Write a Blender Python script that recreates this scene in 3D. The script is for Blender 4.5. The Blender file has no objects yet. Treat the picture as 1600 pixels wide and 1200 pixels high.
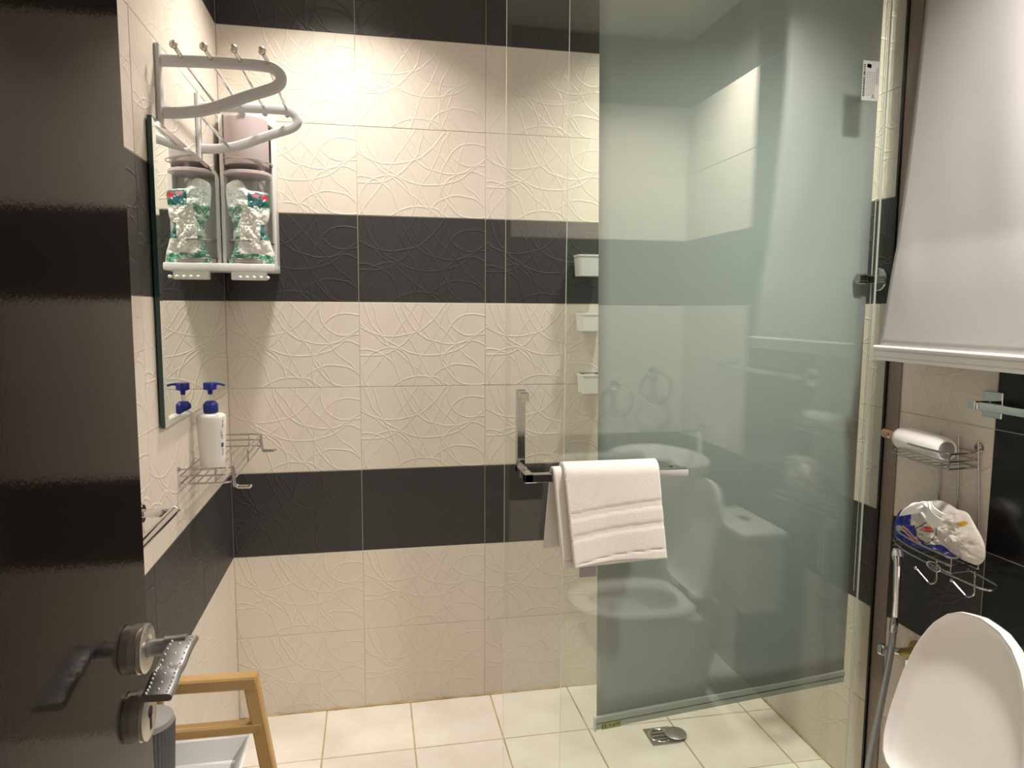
import bpy, bmesh, math, random
from mathutils import Vector, Matrix, noise
random.seed(7)
S = bpy.context.scene
COL = S.collection
PI = math.pi

# ------------------------------------------------------------------ camera, world, lights, exposure
cd = bpy.data.cameras.new('camera'); cam = bpy.data.objects.new('camera', cd); COL.objects.link(cam)
cd.sensor_width = 36; cd.lens = 25.03; cd.clip_start = .01
F = Vector((0.1928, 0.9759, -0.1032)).normalized(); yaw = 0.1951
r0 = Vector((math.cos(yaw), -math.sin(yaw), 0)); u0 = r0.cross(F)
cR = math.cos(.0061)*r0 + math.sin(.0061)*u0; cU = -math.sin(.0061)*r0 + math.cos(.0061)*u0
cam.matrix_world = Matrix(((cR.x, cU.x, -F.x, .4866), (cR.y, cU.y, -F.y, -2.5761), (cR.z, cU.z, -F.z, 1.47525), (0, 0, 0, 1)))
S.camera = cam

w = bpy.data.worlds.new('world'); S.world = w; w.use_nodes = True
w.node_tree.nodes['Background'].inputs[0].default_value = (1, .9, .78, 1)
w.node_tree.nodes['Background'].inputs[1].default_value = .24

def area(name, loc, energy, size, col, spread=PI):
    l = bpy.data.lights.new(name, 'AREA'); l.shape = 'DISK'; l.size = size; l.energy = energy; l.color = col; l.spread = spread
    o = bpy.data.objects.new(name, l); COL.objects.link(o); o.location = loc
    return o
WARM = (1, .935, .845)
SP = math.radians(118)
LAMPS = [(.40, -.40), (1.56, -.40), (1.68, -1.62)]
area('downlight_beam', (.40, -.40, 2.672), 5.5, .12, WARM, SP)
area('downlight_beam', (1.56, -.40, 2.672), 5.5, .12, WARM, SP)
area('downlight_beam', (1.68, -1.62, 2.672), 15.5, .16, (1, .945, .875), math.radians(125))

S.view_settings.view_transform = 'Standard'; S.view_settings.look = 'None'
S.view_settings.gamma = 1; S.view_settings.use_curve_mapping = False
S.view_settings.exposure = 0.74

# ------------------------------------------------------------------ materials
def mat(name, col, rough=.5, metal=0, spec=.5, **kw):
    m = bpy.data.materials.new(name); m.use_nodes = True
    b = m.node_tree.nodes['Principled BSDF']
    b.inputs['Base Color'].default_value = (*col, 1); b.inputs['Roughness'].default_value = rough
    b.inputs['Metallic'].default_value = metal; b.inputs['Specular IOR Level'].default_value = spec
    for k, v in kw.items(): b.inputs[k.replace('_', ' ')].default_value = v
    return m
def N(m, t, **kw):
    n = m.node_tree.nodes.new(t)
    for k, v in kw.items():
        if k in n.inputs: n.inputs[k].default_value = v
        else: setattr(n, k, v)
    return n
def L(m, a, b): m.node_tree.links.new(a, b)
def bsdf(m): return m.node_tree.nodes['Principled BSDF']
def math_(m, op, a=None, b=None, c=None):
    n = m.node_tree.nodes.new('ShaderNodeMath'); n.operation = op
    for i, x in enumerate((a, b, c)):
        if x is None: continue
        if isinstance(x, (int, float)): n.inputs[i].default_value = x
        else: L(m, x, n.inputs[i])
    return n.outputs[0]
def noise_bump(m, scale, dist, strength=1, detail=3, vec='Object', stretch=None):
    tc = N(m, 'ShaderNodeTexCoord'); src = tc.outputs[vec]
    if stretch:
        mp = N(m, 'ShaderNodeMapping'); mp.inputs['Scale'].default_value = stretch; L(m, src, mp.inputs[0]); src = mp.outputs[0]
    n = N(m, 'ShaderNodeTexNoise', Scale=scale, Detail=detail); L(m, src, n.inputs['Vector'])
    b = N(m, 'ShaderNodeBump', Strength=strength, Distance=dist); L(m, n.outputs['Fac'], b.inputs['Height'])
    L(m, b.outputs[0], bsdf(m).inputs['Normal'])
    return n
def vary(m, col, amt, scale=4, vec='Object', hue=None, stretch=None):
    tc = N(m, 'ShaderNodeTexCoord'); src = tc.outputs[vec]
    if stretch:
        mp = N(m, 'ShaderNodeMapping'); mp.inputs['Scale'].default_value = stretch; L(m, src, mp.inputs[0]); src = mp.outputs[0]
    n = N(m, 'ShaderNodeTexNoise', Scale=scale, Detail=5); L(m, src, n.inputs['Vector'])
    r = N(m, 'ShaderNodeValToRGB'); L(m, n.outputs['Fac'], r.inputs[0])
    c2 = hue or tuple(c*(1-amt) for c in col)
    r.color_ramp.elements[0].position = .35; r.color_ramp.elements[1].position = .65
    r.color_ramp.elements[0].color = (*c2, 1); r.color_ramp.elements[1].color = (*col, 1)
    L(m, r.outputs[0], bsdf(m).inputs['Base Color'])

def relief_tile(name, col, rough, seed, depth, jitter=.04, spec=.5):
    """tile with embossed arcs and lines, repeated on every tile as on the real ones"""
    m = mat(name, col, rough, spec=spec); rnd = random.Random(seed)
    tc = N(m, 'ShaderNodeTexCoord')
    nz = N(m, 'ShaderNodeTexNoise', Scale=9, Detail=1); L(m, tc.outputs['Object'], nz.inputs['Vector'])
    vs = N(m, 'ShaderNodeVectorMath', operation='SUBTRACT'); L(m, nz.outputs['Color'], vs.inputs[0]); vs.inputs[1].default_value = (.5, .5, .5)
    sc = N(m, 'ShaderNodeVectorMath', operation='SCALE'); L(m, vs.outputs[0], sc.inputs[0]); sc.inputs['Scale'].default_value = .03
    ad = N(m, 'ShaderNodeVectorMath', operation='ADD'); L(m, tc.outputs['Object'], ad.inputs[0]); L(m, sc.outputs[0], ad.inputs[1])
    fl = N(m, 'ShaderNodeVectorMath', operation='MULTIPLY'); L(m, ad.outputs[0], fl.inputs[0]); fl.inputs[1].default_value = (1, 1, 0)
    p = fl.outputs[0]
    best = None
    circ = [(.10, .17, .17), (.02, .20, .24), (.18, .13, .10), (-.12, -.10, .09), (.13, -.19, .12), (.17, -.10, .11),
            (-.20, .16, .20), (-.02, -.26, .15), (.20, -.02, .13), (-.10, .24, .21), (-.21, -.14, .12)]
    for cx, cy, r in circ:
        cx += rnd.uniform(-.01, .01)
        d = N(m, 'ShaderNodeVectorMath', operation='DISTANCE'); L(m, p, d.inputs[0]); d.inputs[1].default_value = (cx, cy, 0)
        v = math_(m, 'ABSOLUTE', math_(m, 'SUBTRACT', d.outputs['Value'], r))
        best = v if best is None else math_(m, 'MINIMUM', best, v)
    for ang, c in ((.62, .03), (.50, -.03), (.75, .09), (-.45, .02), (-.58, -.10), (.35, -.12), (.9, -.08), (-.3, .11)):
        d = N(m, 'ShaderNodeVectorMath', operation='DOT_PRODUCT'); L(m, p, d.inputs[0]); d.inputs[1].default_value = (math.cos(ang), math.sin(ang), 0)
        v = math_(m, 'ADD', math_(m, 'ABSOLUTE', math_(m, 'SUBTRACT', d.outputs['Value'], c)), .0008)
        best = math_(m, 'MINIMUM', best, v)
    mr = N(m, 'ShaderNodeMapRange', interpolation_type='SMOOTHSTEP'); L(m, best, mr.inputs['Value'])
    mr.inputs['From Min'].default_value = .0; mr.inputs['From Max'].default_value = .0046
    mr.inputs['To Min'].default_value = 1; mr.inputs['To Max'].default_value = 0
    mp = N(m, 'ShaderNodeMapping'); mp.inputs['Scale'].default_value = (260, 22, 1); L(m, ad.outputs[0], mp.inputs[0])
    st = N(m, 'ShaderNodeTexNoise', Scale=1, Detail=2); L(m, mp.outputs[0], st.inputs['Vector'])
    h = math_(m, 'ADD', mr.outputs[0], math_(m, 'MULTIPLY', st.outputs['Fac'], .35))
    b = N(m, 'ShaderNodeBump', Strength=1, Distance=depth); L(m, h, b.inputs['Height']); L(m, b.outputs[0], bsdf(m).inputs['Normal'])
    oi = N(m, 'ShaderNodeObjectInfo')
    hs = N(m, 'ShaderNodeHueSaturation'); hs.inputs['Color'].default_value = (*col, 1)
    L(m, math_(m, 'ADD', math_(m, 'MULTIPLY', oi.outputs['Random'], jitter), 1 - jitter/2), hs.inputs['Value'])
    L(m, hs.outputs[0], bsdf(m).inputs['Base Color'])
    return m

M = {}
M['cream'] = relief_tile('cream_tile', (.74, .668, .585), .42, 1, .00095)
M['black'] = relief_tile('black_tile', (.042, .040, .040), .44, 1, .0010, jitter=.2, spec=.4)
M['gloss_black'] = mat('gloss_black_tile', (.008, .008, .009), .18)
M['grout'] = mat('grout', (.60, .54, .45), .9); vary(M['grout'], (.62, .56, .47), .25, 8)
M['floor_grout'] = mat('floor_grout', (.50, .38, .21), .9); vary(M['floor_grout'], (.58, .46, .27), .4, 9)
M['floor'] = mat('floor_tile', (.82, .76, .66), .22); vary(M['floor'], (.88, .83, .755), .1, 7, hue=(.80, .74, .64))
M['ceiling'] = mat('ceiling_paint', (.80, .77, .72), .85)
M['stain'] = mat('stained_sealant', (.50, .36, .17), .7); vary(M['stain'], (.62, .47, .25), .5, 14, hue=(.36, .24, .10))
M['bronze'] = mat('bronze_channel', (.27, .215, .18), .42, metal=.3)
M['rubber'] = mat('black_seal', (.01, .01, .01), .6)
M['chrome'] = mat('chrome', (.78, .78, .79), .09, metal=1)
M['dark_chrome'] = mat('dark_chrome', (.42, .42, .44), .12, metal=1)
M['bar_chrome'] = mat('polished_bar', (.50, .50, .50), .08, metal=1)
M['nickel'] = mat('brushed_nickel', (.62, .58, .52), .36, metal=1)
M['wire'] = mat('chrome_wire', (.55, .54, .53), .2, metal=1)
M['white'] = mat('white_plastic', (.80, .79, .77), .38)
M['tray'] = mat('tray_white', (.90, .90, .90), .35)
M['grey_white'] = mat('pale_grey_plastic', (.56, .56, .57), .42)
M['ceramic'] = mat('white_ceramic', (.84, .80, .77), .10, Coat_Weight=.4)
M['lilac'] = mat('lilac_plastic', (.52, .44, .44), .25)
M['navy'] = mat('navy_plastic', (.01, .02, .22), .3)
M['clear'] = mat('clear_plastic', (.85, .87, .88), .1, Transmission_Weight=.8)
M['lotion'] = mat('lotion_white', (.82, .81, .77), .35)
M['copper'] = mat('rose_gold', (.80, .43, .28), .22, metal=1)
M['brass'] = mat('old_brass', (.55, .38, .14), .35, metal=1)
M['hose'] = mat('grey_hose', (.30, .31, .32), .35, metal=.6)
M['mirror'] = mat('mirror_silver', (.84, .88, .84), .0, metal=1)
M['mirror_edge'] = mat('mirror_edge_glass', (.02, .06, .055), .08)
M['bevel'] = mat('mirror_bevel', (.88, .92, .89), .04, metal=1)
def fabric(name, col, tr):
    m = mat(name, col, .85); noise_bump(m, 900, .0003); nt = m.node_tree
    t = nt.nodes.new('ShaderNodeBsdfTranslucent'); t.inputs[0].default_value = (*col, 1); mx = nt.nodes.new('ShaderNodeMixShader'); mx.inputs[0].default_value = tr
    o = nt.nodes['Material Output']; nt.links.new(bsdf(m).outputs[0], mx.inputs[1]); nt.links.new(t.outputs[0], mx.inputs[2]); nt.links.new(mx.outputs[0], o.inputs[0])
    return m
M['blind_grey'] = fabric('grey_blind_fabric', (.43, .455, .485), .04)
M['blind_white'] = mat('white_blind_fabric', (.45, .438, .43), .75); noise_bump(M['blind_white'], 700, .0003)
M['bar_grey'] = mat('grey_bar', (.52, .53, .52), .45)
M['bar_dark'] = mat('dark_groove', (.10, .11, .11), .6)
M['towel'] = mat('terry_cotton', (.92, .875, .83), .95, Sheen_Weight=.35); noise_bump(M['towel'], 640, .0026, .8, 5)
M['hem'] = mat('woven_hem', (.84, .78, .71), .85); noise_bump(M['hem'], 700, .001)
M['tag'] = mat('grey_tag', (.38, .36, .37), .6)
M['bamboo'] = mat('bamboo', (.60, .37, .15), .42); vary(M['bamboo'], (.66, .43, .19), .3, 6, stretch=(1, 1, 1), hue=(.53, .32, .12))
M['ribbed'] = mat('ribbed_grey', (.10, .10, .105), .5)
M['rim_grey'] = mat('grey_rim', (.30, .29, .28), .5)
M['lamp'] = mat('lamp_diffuser', (.9, .9, .9), .5, Emission_Strength=6.0); bsdf(M['lamp']).inputs['Emission Color'].default_value = (1, .9, .76, 1)
M['tissue'] = mat('tissue_paper', (.86, .85, .83), .9)
M['sticker'] = mat('sticker_paper', (.40, .41, .38), .6)
M['ink'] = mat('ink', (.05, .055, .05), .6)
M['blue_ink'] = mat('blue_ink', (.03, .05, .25), .5)
M['note'] = mat('yellow_green_sticker', (.42, .40, .13), .6)
M['steel'] = mat('drain_steel', (.38, .38, .37), .38, metal=.9)
M['slot'] = mat('dark_slot', (.02, .02, .02), .8)
M['cup'] = mat('cup_plastic', (.80, .82, .80), .3)
m = mat('print_colours', (1, 1, 1), .32, Coat_Weight=.2); a = N(m, 'ShaderNodeVertexColor', layer_name='print'); L(m, a.outputs[0], bsdf(m).inputs['Base Color'])
noise_bump(m, 45, .004, .7, 4); M['print'] = m
m = mat('door_veneer', (.010, .0068, .0055), .085, spec=.13); noise_bump(m, 210, .0004, .16, 2); M['door'] = m
M['door_edge'] = mat('door_edge_veneer', (.05, .04, .034), .4)
m = mat('chrome_embossed', (.44, .43, .43), .36, metal=1); M['lever'] = m; M['stud'] = mat('glint_studs', (.9, .9, .9), .45, metal=.6)  # near-white stud colour carries the glints on the embossed lever

def glass_material(name, tint, ior=1.5):
    m = bpy.data.materials.new(name); m.use_nodes = True; nt = m.node_tree; nt.nodes.clear()
    o = nt.nodes.new('ShaderNodeOutputMaterial'); mx = nt.nodes.new('ShaderNodeMixShader')
    t = nt.nodes.new('ShaderNodeBsdfTransparent'); t.inputs[0].default_value = (*tint, 1)
    g = nt.nodes.new('ShaderNodeBsdfGlossy'); g.inputs['Roughness'].default_value = .0; g.inputs[0].default_value = (1, 1, 1, 1)
    fr = nt.nodes.new('ShaderNodeFresnel'); fr.inputs['IOR'].default_value = ior
    ge = nt.nodes.new('ShaderNodeNewGeometry')      # same reflectance from either side of the sheet
    mt = nt.nodes.new('ShaderNodeMath'); mt.operation = 'MULTIPLY_ADD'; mt.inputs[1].default_value = 1/ior - ior; mt.inputs[2].default_value = ior
    nt.links.new(ge.outputs['Backfacing'], mt.inputs[0])
    nt.links.new(mt.outputs[0], fr.inputs['IOR'])
    nt.links.new(fr.outputs[0], mx.inputs[0]); nt.links.new(t.outputs[0], mx.inputs[1]); nt.links.new(g.outputs[0], mx.inputs[2]); nt.links.new(mx.outputs[0], o.inputs[0])
    return m
M['glass'] = glass_material('clear_green_glass', (.970, .992, .970))
M['clear_film'] = glass_material('clear_plastic_tube', (.985, .985, .985), 1.4)
M['glass_edge'] = mat('glass_edge', (.70, .80, .72), .15)

# ------------------------------------------------------------------ mesh helpers
def link(name, bm, material, parent=None, smooth=False, loc=None, kind=None):
    me = bpy.data.meshes.new(name)
    if isinstance(bm, tuple): me.from_pydata(*bm)
    else: bm.to_mesh(me); bm.free()
    for mm in (material if isinstance(material, (list, tuple)) else [material]): me.materials.append(M[mm])
    if smooth:
        for p in me.polygons: p.use_smooth = True
        try: me.set_sharp_from_angle(angle=math.radians(40))
        except Exception: pass
    o = bpy.data.objects.new(name, me); COL.objects.link(o)
    if loc is not None: o.location = loc
    if parent is not None:
        o.parent = parent
        if loc is None: o.location = Vector((0, 0, 0)) - wloc(parent)
        else: o.location = Vector(loc) - wloc(parent)
    if kind: o['kind'] = kind
    return o
def wloc(o):
    v = Vector(o.location)
    while o.parent: o = o.parent; v += o.location
    return v
def thing(name, label, cat, loc, group=None):
    o = bpy.data.objects.new(name, None); COL.objects.link(o); o.location = loc; o.empty_display_size = .05
    o['label'] = label; o['category'] = cat
    if group: o['group'] = group
    return o
def tag(o, label, cat, group=None):
    o['label'] = label; o['category'] = cat
    if group: o['group'] = group
    return o
def box(bm, lo, hi, bevel=0, seg=2, mi=0):
    r = bmesh.ops.create_cube(bm, size=1)
    vs = r['verts']; c = [(a+b)/2 for a, b in zip(lo, hi)]; s = [b-a for a, b in zip(lo, hi)]
    for v in vs: v.co = Vector((v.co.x*s[0]+c[0], v.co.y*s[1]+c[1], v.co.z*s[2]+c[2]))
    fs = {f for v in vs for f in v.link_faces}
    if mi:
        for f in fs: f.material_index = mi
    if bevel:
        es = {e for v in vs for e in v.link_edges}
        r = bmesh.ops.bevel(bm, geom=list(es), offset=bevel, segments=seg, profile=.5, affect='EDGES')
        if mi:
            for f in r['faces']: f.material_index = mi
def BX(lo, hi, bevel=0, seg=2):
    bm = bmesh.new(); box(bm, lo, hi, bevel, seg); return bm
def catmull(pts, n=8, closed=False):
    P = [Vector(p) for p in pts]; out = []; k = len(P)
    for i in range(k if closed else k-1):
        a = P[(i-1) % k] if (closed or i > 0) else P[0]*2-P[1]
        b, c = P[i], P[(i+1) % k]
        d = P[(i+2) % k] if (closed or i+2 < k) else P[-1]*2-P[-2]
        for j in range(n):
            t = j/n
            out.append(.5*((2*b)+(c-a)*t+(2*a-5*b+4*c-d)*t*t+(3*b-a-3*c+d)*t**3))
    if not closed: out.append(P[-1])
    return out
def fillet(pts, r, n=5):
    P = [Vector(p) for p in pts]; out = [P[0]]
    for i in range(1, len(P)-1):
        a = (P[i-1]-P[i]); b = (P[i+1]-P[i]); d = min(r, a.length*.45, b.length*.45)
        p0 = P[i]+a.normalized()*d; p1 = P[i]+b.normalized()*d
        for j in range(n+1):
            t = j/n; out.append(p0*(1-t)**2+P[i]*2*t*(1-t)+p1*t*t)
    out.append(P[-1]); return out
def tube(bm, pts, rad, sides=8, closed=False, prof=None, up=None, cap=True, radii=None):
    """sweep a circle (or a closed 2-D profile) along pts"""
    P = [Vector(p) for p in pts]; n = len(P)
    T = []
    for i in range(n):
        a = P[i-1] if (closed or i > 0) else P[i]; b = P[(i+1) % n] if (closed or i < n-1) else P[i]
        t = (b-a); T.append(t.normalized() if t.length > 1e-9 else Vector((0, 0, 1)))
    nrm = Vector(up) if up else (Vector((0, 0, 1)) if abs(T[0].z) < .9 else Vector((1, 0, 0)))
    rings = []
    for i in range(n):
        if up: nrm = Vector(up)
        nrm = (nrm - T[i]*nrm.dot(T[i])).normalized(); bi = T[i].cross(nrm)
        rr = radii[i] if radii else rad
        pr = prof or [(math.cos(2*PI*k/sides), math.sin(2*PI*k/sides)) for k in range(sides)]
        s = 1 if prof else rr
        rings.append([bm.verts.new(P[i]+nrm*(x*s)+bi*(y*s)) for x, y in pr])
    m = len(rings[0])
    for i in range(n if closed else n-1):
        A, B = rings[i], rings[(i+1) % n]
        for k in range(m): bm.faces.new((A[k], A[(k+1) % m], B[(k+1) % m], B[k]))
    if cap and not closed:
        bm.faces.new(rings[0][::-1]); bm.faces.new(rings[-1])
def TB(pts, rad, sides=8, closed=False, **k):
    bm = bmesh.new(); tube(bm, pts, rad, sides, closed, **k); bmesh.ops.recalc_face_normals(bm, faces=bm.faces); return bm
def rrect(w, h, r, n=3):
    out = []
    for cx, cy, a0 in ((w/2-r, h/2-r, 0), (-w/2+r, h/2-r, PI/2), (-w/2+r, -h/2+r, PI), (w/2-r, -h/2+r, 1.5*PI)):
        for j in range(n+1): a = a0+PI/2*j/n; out.append((cx+r*math.cos(a), cy+r*math.sin(a)))
    return out
def lathe(bm, prof, base, axis=(0, 0, 1), seg=24, sx=1, sy=1, shape=None):
    """prof: list of (radius, height); shape(angle) scales the radius"""
    ax = Vector(axis).normalized(); x = ax.orthogonal().normalized() if abs(ax.z) < .99 else Vector((1, 0, 0)); y = ax.cross(x)
    B = Vector(base); rings = []
    for r, h in prof:
        if r < 1e-6: rings.append([bm.verts.new(B+ax*h)]); continue
        rings.append([bm.verts.new(B+ax*h+(x*math.cos(2*PI*k/seg)*sx+y*math.sin(2*PI*k/seg)*sy)*r*(shape(2*PI*k/seg, r, h) if shape else 1)) for k in range(seg)])
    for A, C in zip(rings, rings[1:]):
        if len(A) == 1 and len(C) == 1: continue
        for k in range(seg):
            if len(A) == 1: bm.faces.new((A[0], C[(k+1) % seg], C[k]))
            elif len(C) == 1: bm.faces.new((A[k], A[(k+1) % seg], C[0]))
            else: bm.faces.new((A[k], A[(k+1) % seg], C[(k+1) % seg], C[k]))
    if len(rings[0]) > 1: bm.faces.new(rings[0][::-1])
    if len(rings[-1]) > 1: bm.faces.new(rings[-1])
    bmesh.ops.recalc_face_normals(bm, faces=bm.faces)
def LT(prof, base, axis=(0, 0, 1), seg=24, **k):
    bm = bmesh.new(); lathe(bm, prof, base, axis, seg, **k); return bm
def ball(bm, c, r, seg=10):
    lathe(bm, [(0, -r)]+[(r*math.sin(PI*i/6), -r*math.cos(PI*i/6)) for i in range(1, 6)]+[(0, r)], c, seg=seg)
def sheet(fn, nu, nv, closed_u=False):
    V = []; Fc = []
    for j in range(nv+1):
        for i in range(nu+(0 if closed_u else 1)): V.append(fn(i/nu, j/nv))
    W = nu+(0 if closed_u else 1)
    for j in range(nv):
        for i in range(nu):
            a = j*W+i; b = j*W+(i+1) % W; Fc.append((a, b, b+W, a+W))
    return V, [], Fc
def solid_sheet(name, fn, nu, nv, th, material, parent=None, smooth=True):
    o = link(name, sheet(fn, nu, nv), material, parent, smooth)
    md = o.modifiers.new('thickness', 'SOLIDIFY'); md.thickness = th; md.offset = 0
    return o

# ------------------------------------------------------------------ room shell
R = .3; W = 1.939; H = 2.7; YR = -2.19; GAP = .0016
_tiles = {}
def tile_mesh(w_, h_, m, th=.005, bev=.0012):
    key = (round(w_, 4), round(h_, 4), m)
    if key in _tiles: return _tiles[key]
    bm = BX((-w_/2, -h_/2, -th), (w_/2, h_/2, 0), bev, 1)
    me = bpy.data.meshes.new('tile'); bm.to_mesh(me); bm.free(); me.materials.append(M[m])
    _tiles[key] = me; return me
def put_tile(parent, me, mtx):
    o = bpy.data.objects.new('tile', me); COL.objects.link(o); o.parent = parent; o.matrix_world = mtx
    return o
FR = {'back': ((1, 0, 0), (0, 0, 1), (0, -1, 0)), 'left': ((0, 1, 0), (0, 0, 1), (1, 0, 0)),
      'right': ((0, -1, 0), (0, 0, 1), (-1, 0, 0)), 'rear': ((-1, 0, 0), (0, 0, 1), (0, 1, 0)), 'floor': ((1, 0, 0), (0, 1, 0), (0, 0, 1))}
def frame(side, c):
    X, Y, Z = FR[side]
    return Matrix(((X[0], Y[0], Z[0], c[0]), (X[1], Y[1], Z[1], c[1]), (X[2], Y[2], Z[2], c[2]), (0, 0, 0, 1)))
def tile_wall(parent, side, joints, fixed, rows=9, special=None):
    """joints: sorted positions of the vertical joints along the wall"""
    for a, b in zip(joints, joints[1:]):
        for r in range(rows):
            col = 'black' if r in (2, 5, 8) else 'cream'
            if special: col = special((a+b)/2, r, col)
            me = tile_mesh(b-a-GAP, R-GAP, col)
            jit = random.uniform(-.0004, .0004); c = (a+b)/2; z = (r+.5)*R
            pos = (c, fixed-jit, z) if side in ('back', 'rear') else (fixed+jit, c, z)
            put_tile(parent, me, frame(side, pos))
def wall(name, lo, hi, material='grout'):
    o = link(name, BX(lo, hi), material); o['kind'] = 'structure'; return o

wb = wall('wall_back', (-.1, .0015, 0), (W+.1, .1, H))
tile_wall(wb, 'back', [0, .445, .895, 1.345, 1.795, W], 0)
wl = wall('wall_left', (-.1, -2.6, 0), (-.0015, .0015, H))
tile_wall(wl, 'left', [-2.6, -2.25, -1.80, -1.35, -.90, -.45, 0], 0)
wr = wall('wall_right', (W+.0015, YR-.1, 0), (W+.1, .0015, H))
tile_wall(wr, 'right', [YR, -2.055, -1.605, -1.155, -.705, -.255, 0], W, special=lambda y, r, c: 'gloss_black' if -1.6 < y < -1.155 else c)
wq = wall('wall_rear', (1.10, -2.6, 0), (W+.0015, YR-.0015, H))
tile_wall(wq, 'rear', [1.10, 1.49, W], YR)
wd = wall('wall_doorway', (-.0015, -2.64, 0), (.17, -2.53, H), 'ceiling')
fl = wall('floor', (-.1, -3.4, -.1), (W+.1, .1, -.0015), 'floor_grout')
ce = wall('ceiling', (-.1, -3.4, H), (W+.1, .1, H+.1), 'ceiling')
FX = [0, .307-.0] + [.307+.305*i for i in range(1, 6)] + [W]
FY = [0] + [-.2905-.305*i for i in range(0, 11)]
for i in range(len(FX)-1):
    for j in range(len(FY)-1):
        a, b, c, d = FX[i], FX[i+1], FY[j+1], FY[j]
        me = tile_mesh(b-a-.0045, d-c-.0045, 'floor', bev=.0015)
        put_tile(fl, me, frame('floor', ((a+b)/2, (c+d)/2, random.uniform(-.0004, .0004))))
# yellowed sealant where floor meets the back and right walls
def caulk(name, p0, p1, rad, seed):
    rnd = random.Random(seed); n = 60; pts = []; rr = []
    for i in range(n+1):
        t = i/n; p = Vector(p0).lerp(Vector(p1), t); pts.append(p); rr.append(rad*rnd.uniform(.35, 1.25))
    o = link(name, TB(pts, rad, 6, radii=rr), 'stain', smooth=True); o['kind'] = 'structure'
caulk('trim_1', (.02, -.001, .001), (W, -.001, .001), .005, 3)
caulk('trim_2', (W-.001, -.01, .001), (W-.001, -.78, .001), .004, 4)
# bronze channel that takes the glass at the right wall
o = link('trim_3', BX((W-.006, -.846, 0), (W, -.797, 2.45), .001), 'bronze'); o['kind'] = 'structure'
o = link('trim_4', BX((W-.012, -.797, 0), (W, -.789, 2.45), .001), 'rubber'); o['kind'] = 'structure'

# ceiling lamps
for i, (x, y) in enumerate(LAMPS):
    t = thing('ceiling_light', ('round downlight in the shower ceiling near the mirror wall', 'round downlight in the shower ceiling behind the grey blind', 'round downlight in the ceiling in front of the glass')[i], 'lamp', (x, y, H), 'ceiling downlights')
    link('trim_ring', LT([(.062, 0), (.085, 0), (.085, -.006), (.064, -.012), (.062, 0)][:4]+[(.062, -.002)], (x, y, H)), 'white', t, True)
    link('diffuser', LT([(.0, -.004), (.062, -.004), (.062, -.001), (0, -.001)], (x, y, H)), 'lamp', t)

# ------------------------------------------------------------------ brown door with handles
DX = .2305; DY = -1.727
dr = bpy.data.objects.new('door_1', None); COL.objects.link(dr); dr.location = (.2105, -2.52, 0)
dr['kind'] = 'structure'
bm = bmesh.new(); box(bm, (.1905, -2.52, .008), (DX, DY, 2.1), .0025, 2)
for f in bm.faces:
    if f.normal.y > .5: f.material_index = 1
link('door_leaf', bm, ['door', 'door_edge'], dr)
HY, HZ = -1.775, 1.108
rose = link('rose', LT([(.0265, 0), (.0268, .0072), (.0238, .0080), (.0238, .0092), (.0262, .0098), (.0262, .0125), (.0240, .0142), (.0145, .0142), (.0130, .0120), (0, .0120)], (DX, HY, HZ), (1, 0, 0), 40), 'nickel', dr, True)
lev = bmesh.new()
lathe(lev, [(.0095, .010), (.0088, .03), (.0088, .048)], (DX, HY, HZ), (1, 0, 0), 20)
# blade: a wide flat strap that leaves the neck, bends and runs back along the door
path = catmull([(DX+.049, HY+.008, HZ+.003), (DX+.049, HY-.02, HZ+.004), (DX+.0485, HY-.048, HZ-.001), (DX+.048, HY-.062, HZ-.0005), (DX+.048, HY-.080, HZ-.005), (DX+.047, HY-.094, HZ-.008)], 5)
tube(lev, path, 1, prof=rrect(.0085, .029, .004, 3), up=(0, 0, 1))
tube(lev, fillet([(DX+.030, HY+.001, HZ+.001), (DX+.042, HY+.001, HZ+.001), (DX+.053, HY+.001, HZ+.002)], .006, 3), .0098, 12)
bmesh.ops.recalc_face_normals(lev, faces=lev.faces)
lo = link('lever', lev, 'lever', dr, True)
studs = bmesh.new()
for k in range(16):
    for j in (-1, 0, 1):
        if j == 0 and k % 2: continue
        t = (k+.5)/16*(len(path)-1); i = min(int(t), len(path)-2); c = path[i].lerp(path[i+1], t-i)
        ball(studs, c+Vector((j*.0098, 0, .0043)), .0013, 6)
link('stud_pattern', studs, 'stud', lo, True, kind='stuff')
KY, KZ = -1.778, 1.033
kr = link('keyhole_rose', LT([(.0265, 0), (.0268, .0072), (.0238, .0080), (.0238, .0092), (.0262, .0098), (.0262, .0122), (.0240, .0135), (0, .0135)], (DX, KY, KZ), (1, 0, 0), 40), 'nickel', dr, True)
bm = bmesh.new(); lathe(bm, [(.0065, .0130), (.0065, .0142), (0, .0142)], (DX, KY, KZ+.004), (1, 0, 0), 16); box(bm, (DX+.013, KY-.0028, KZ-.016), (DX+.0142, KY+.0028, KZ+.003), .0008, 1)
link('keyhole', bm, 'slot', kr)

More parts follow.
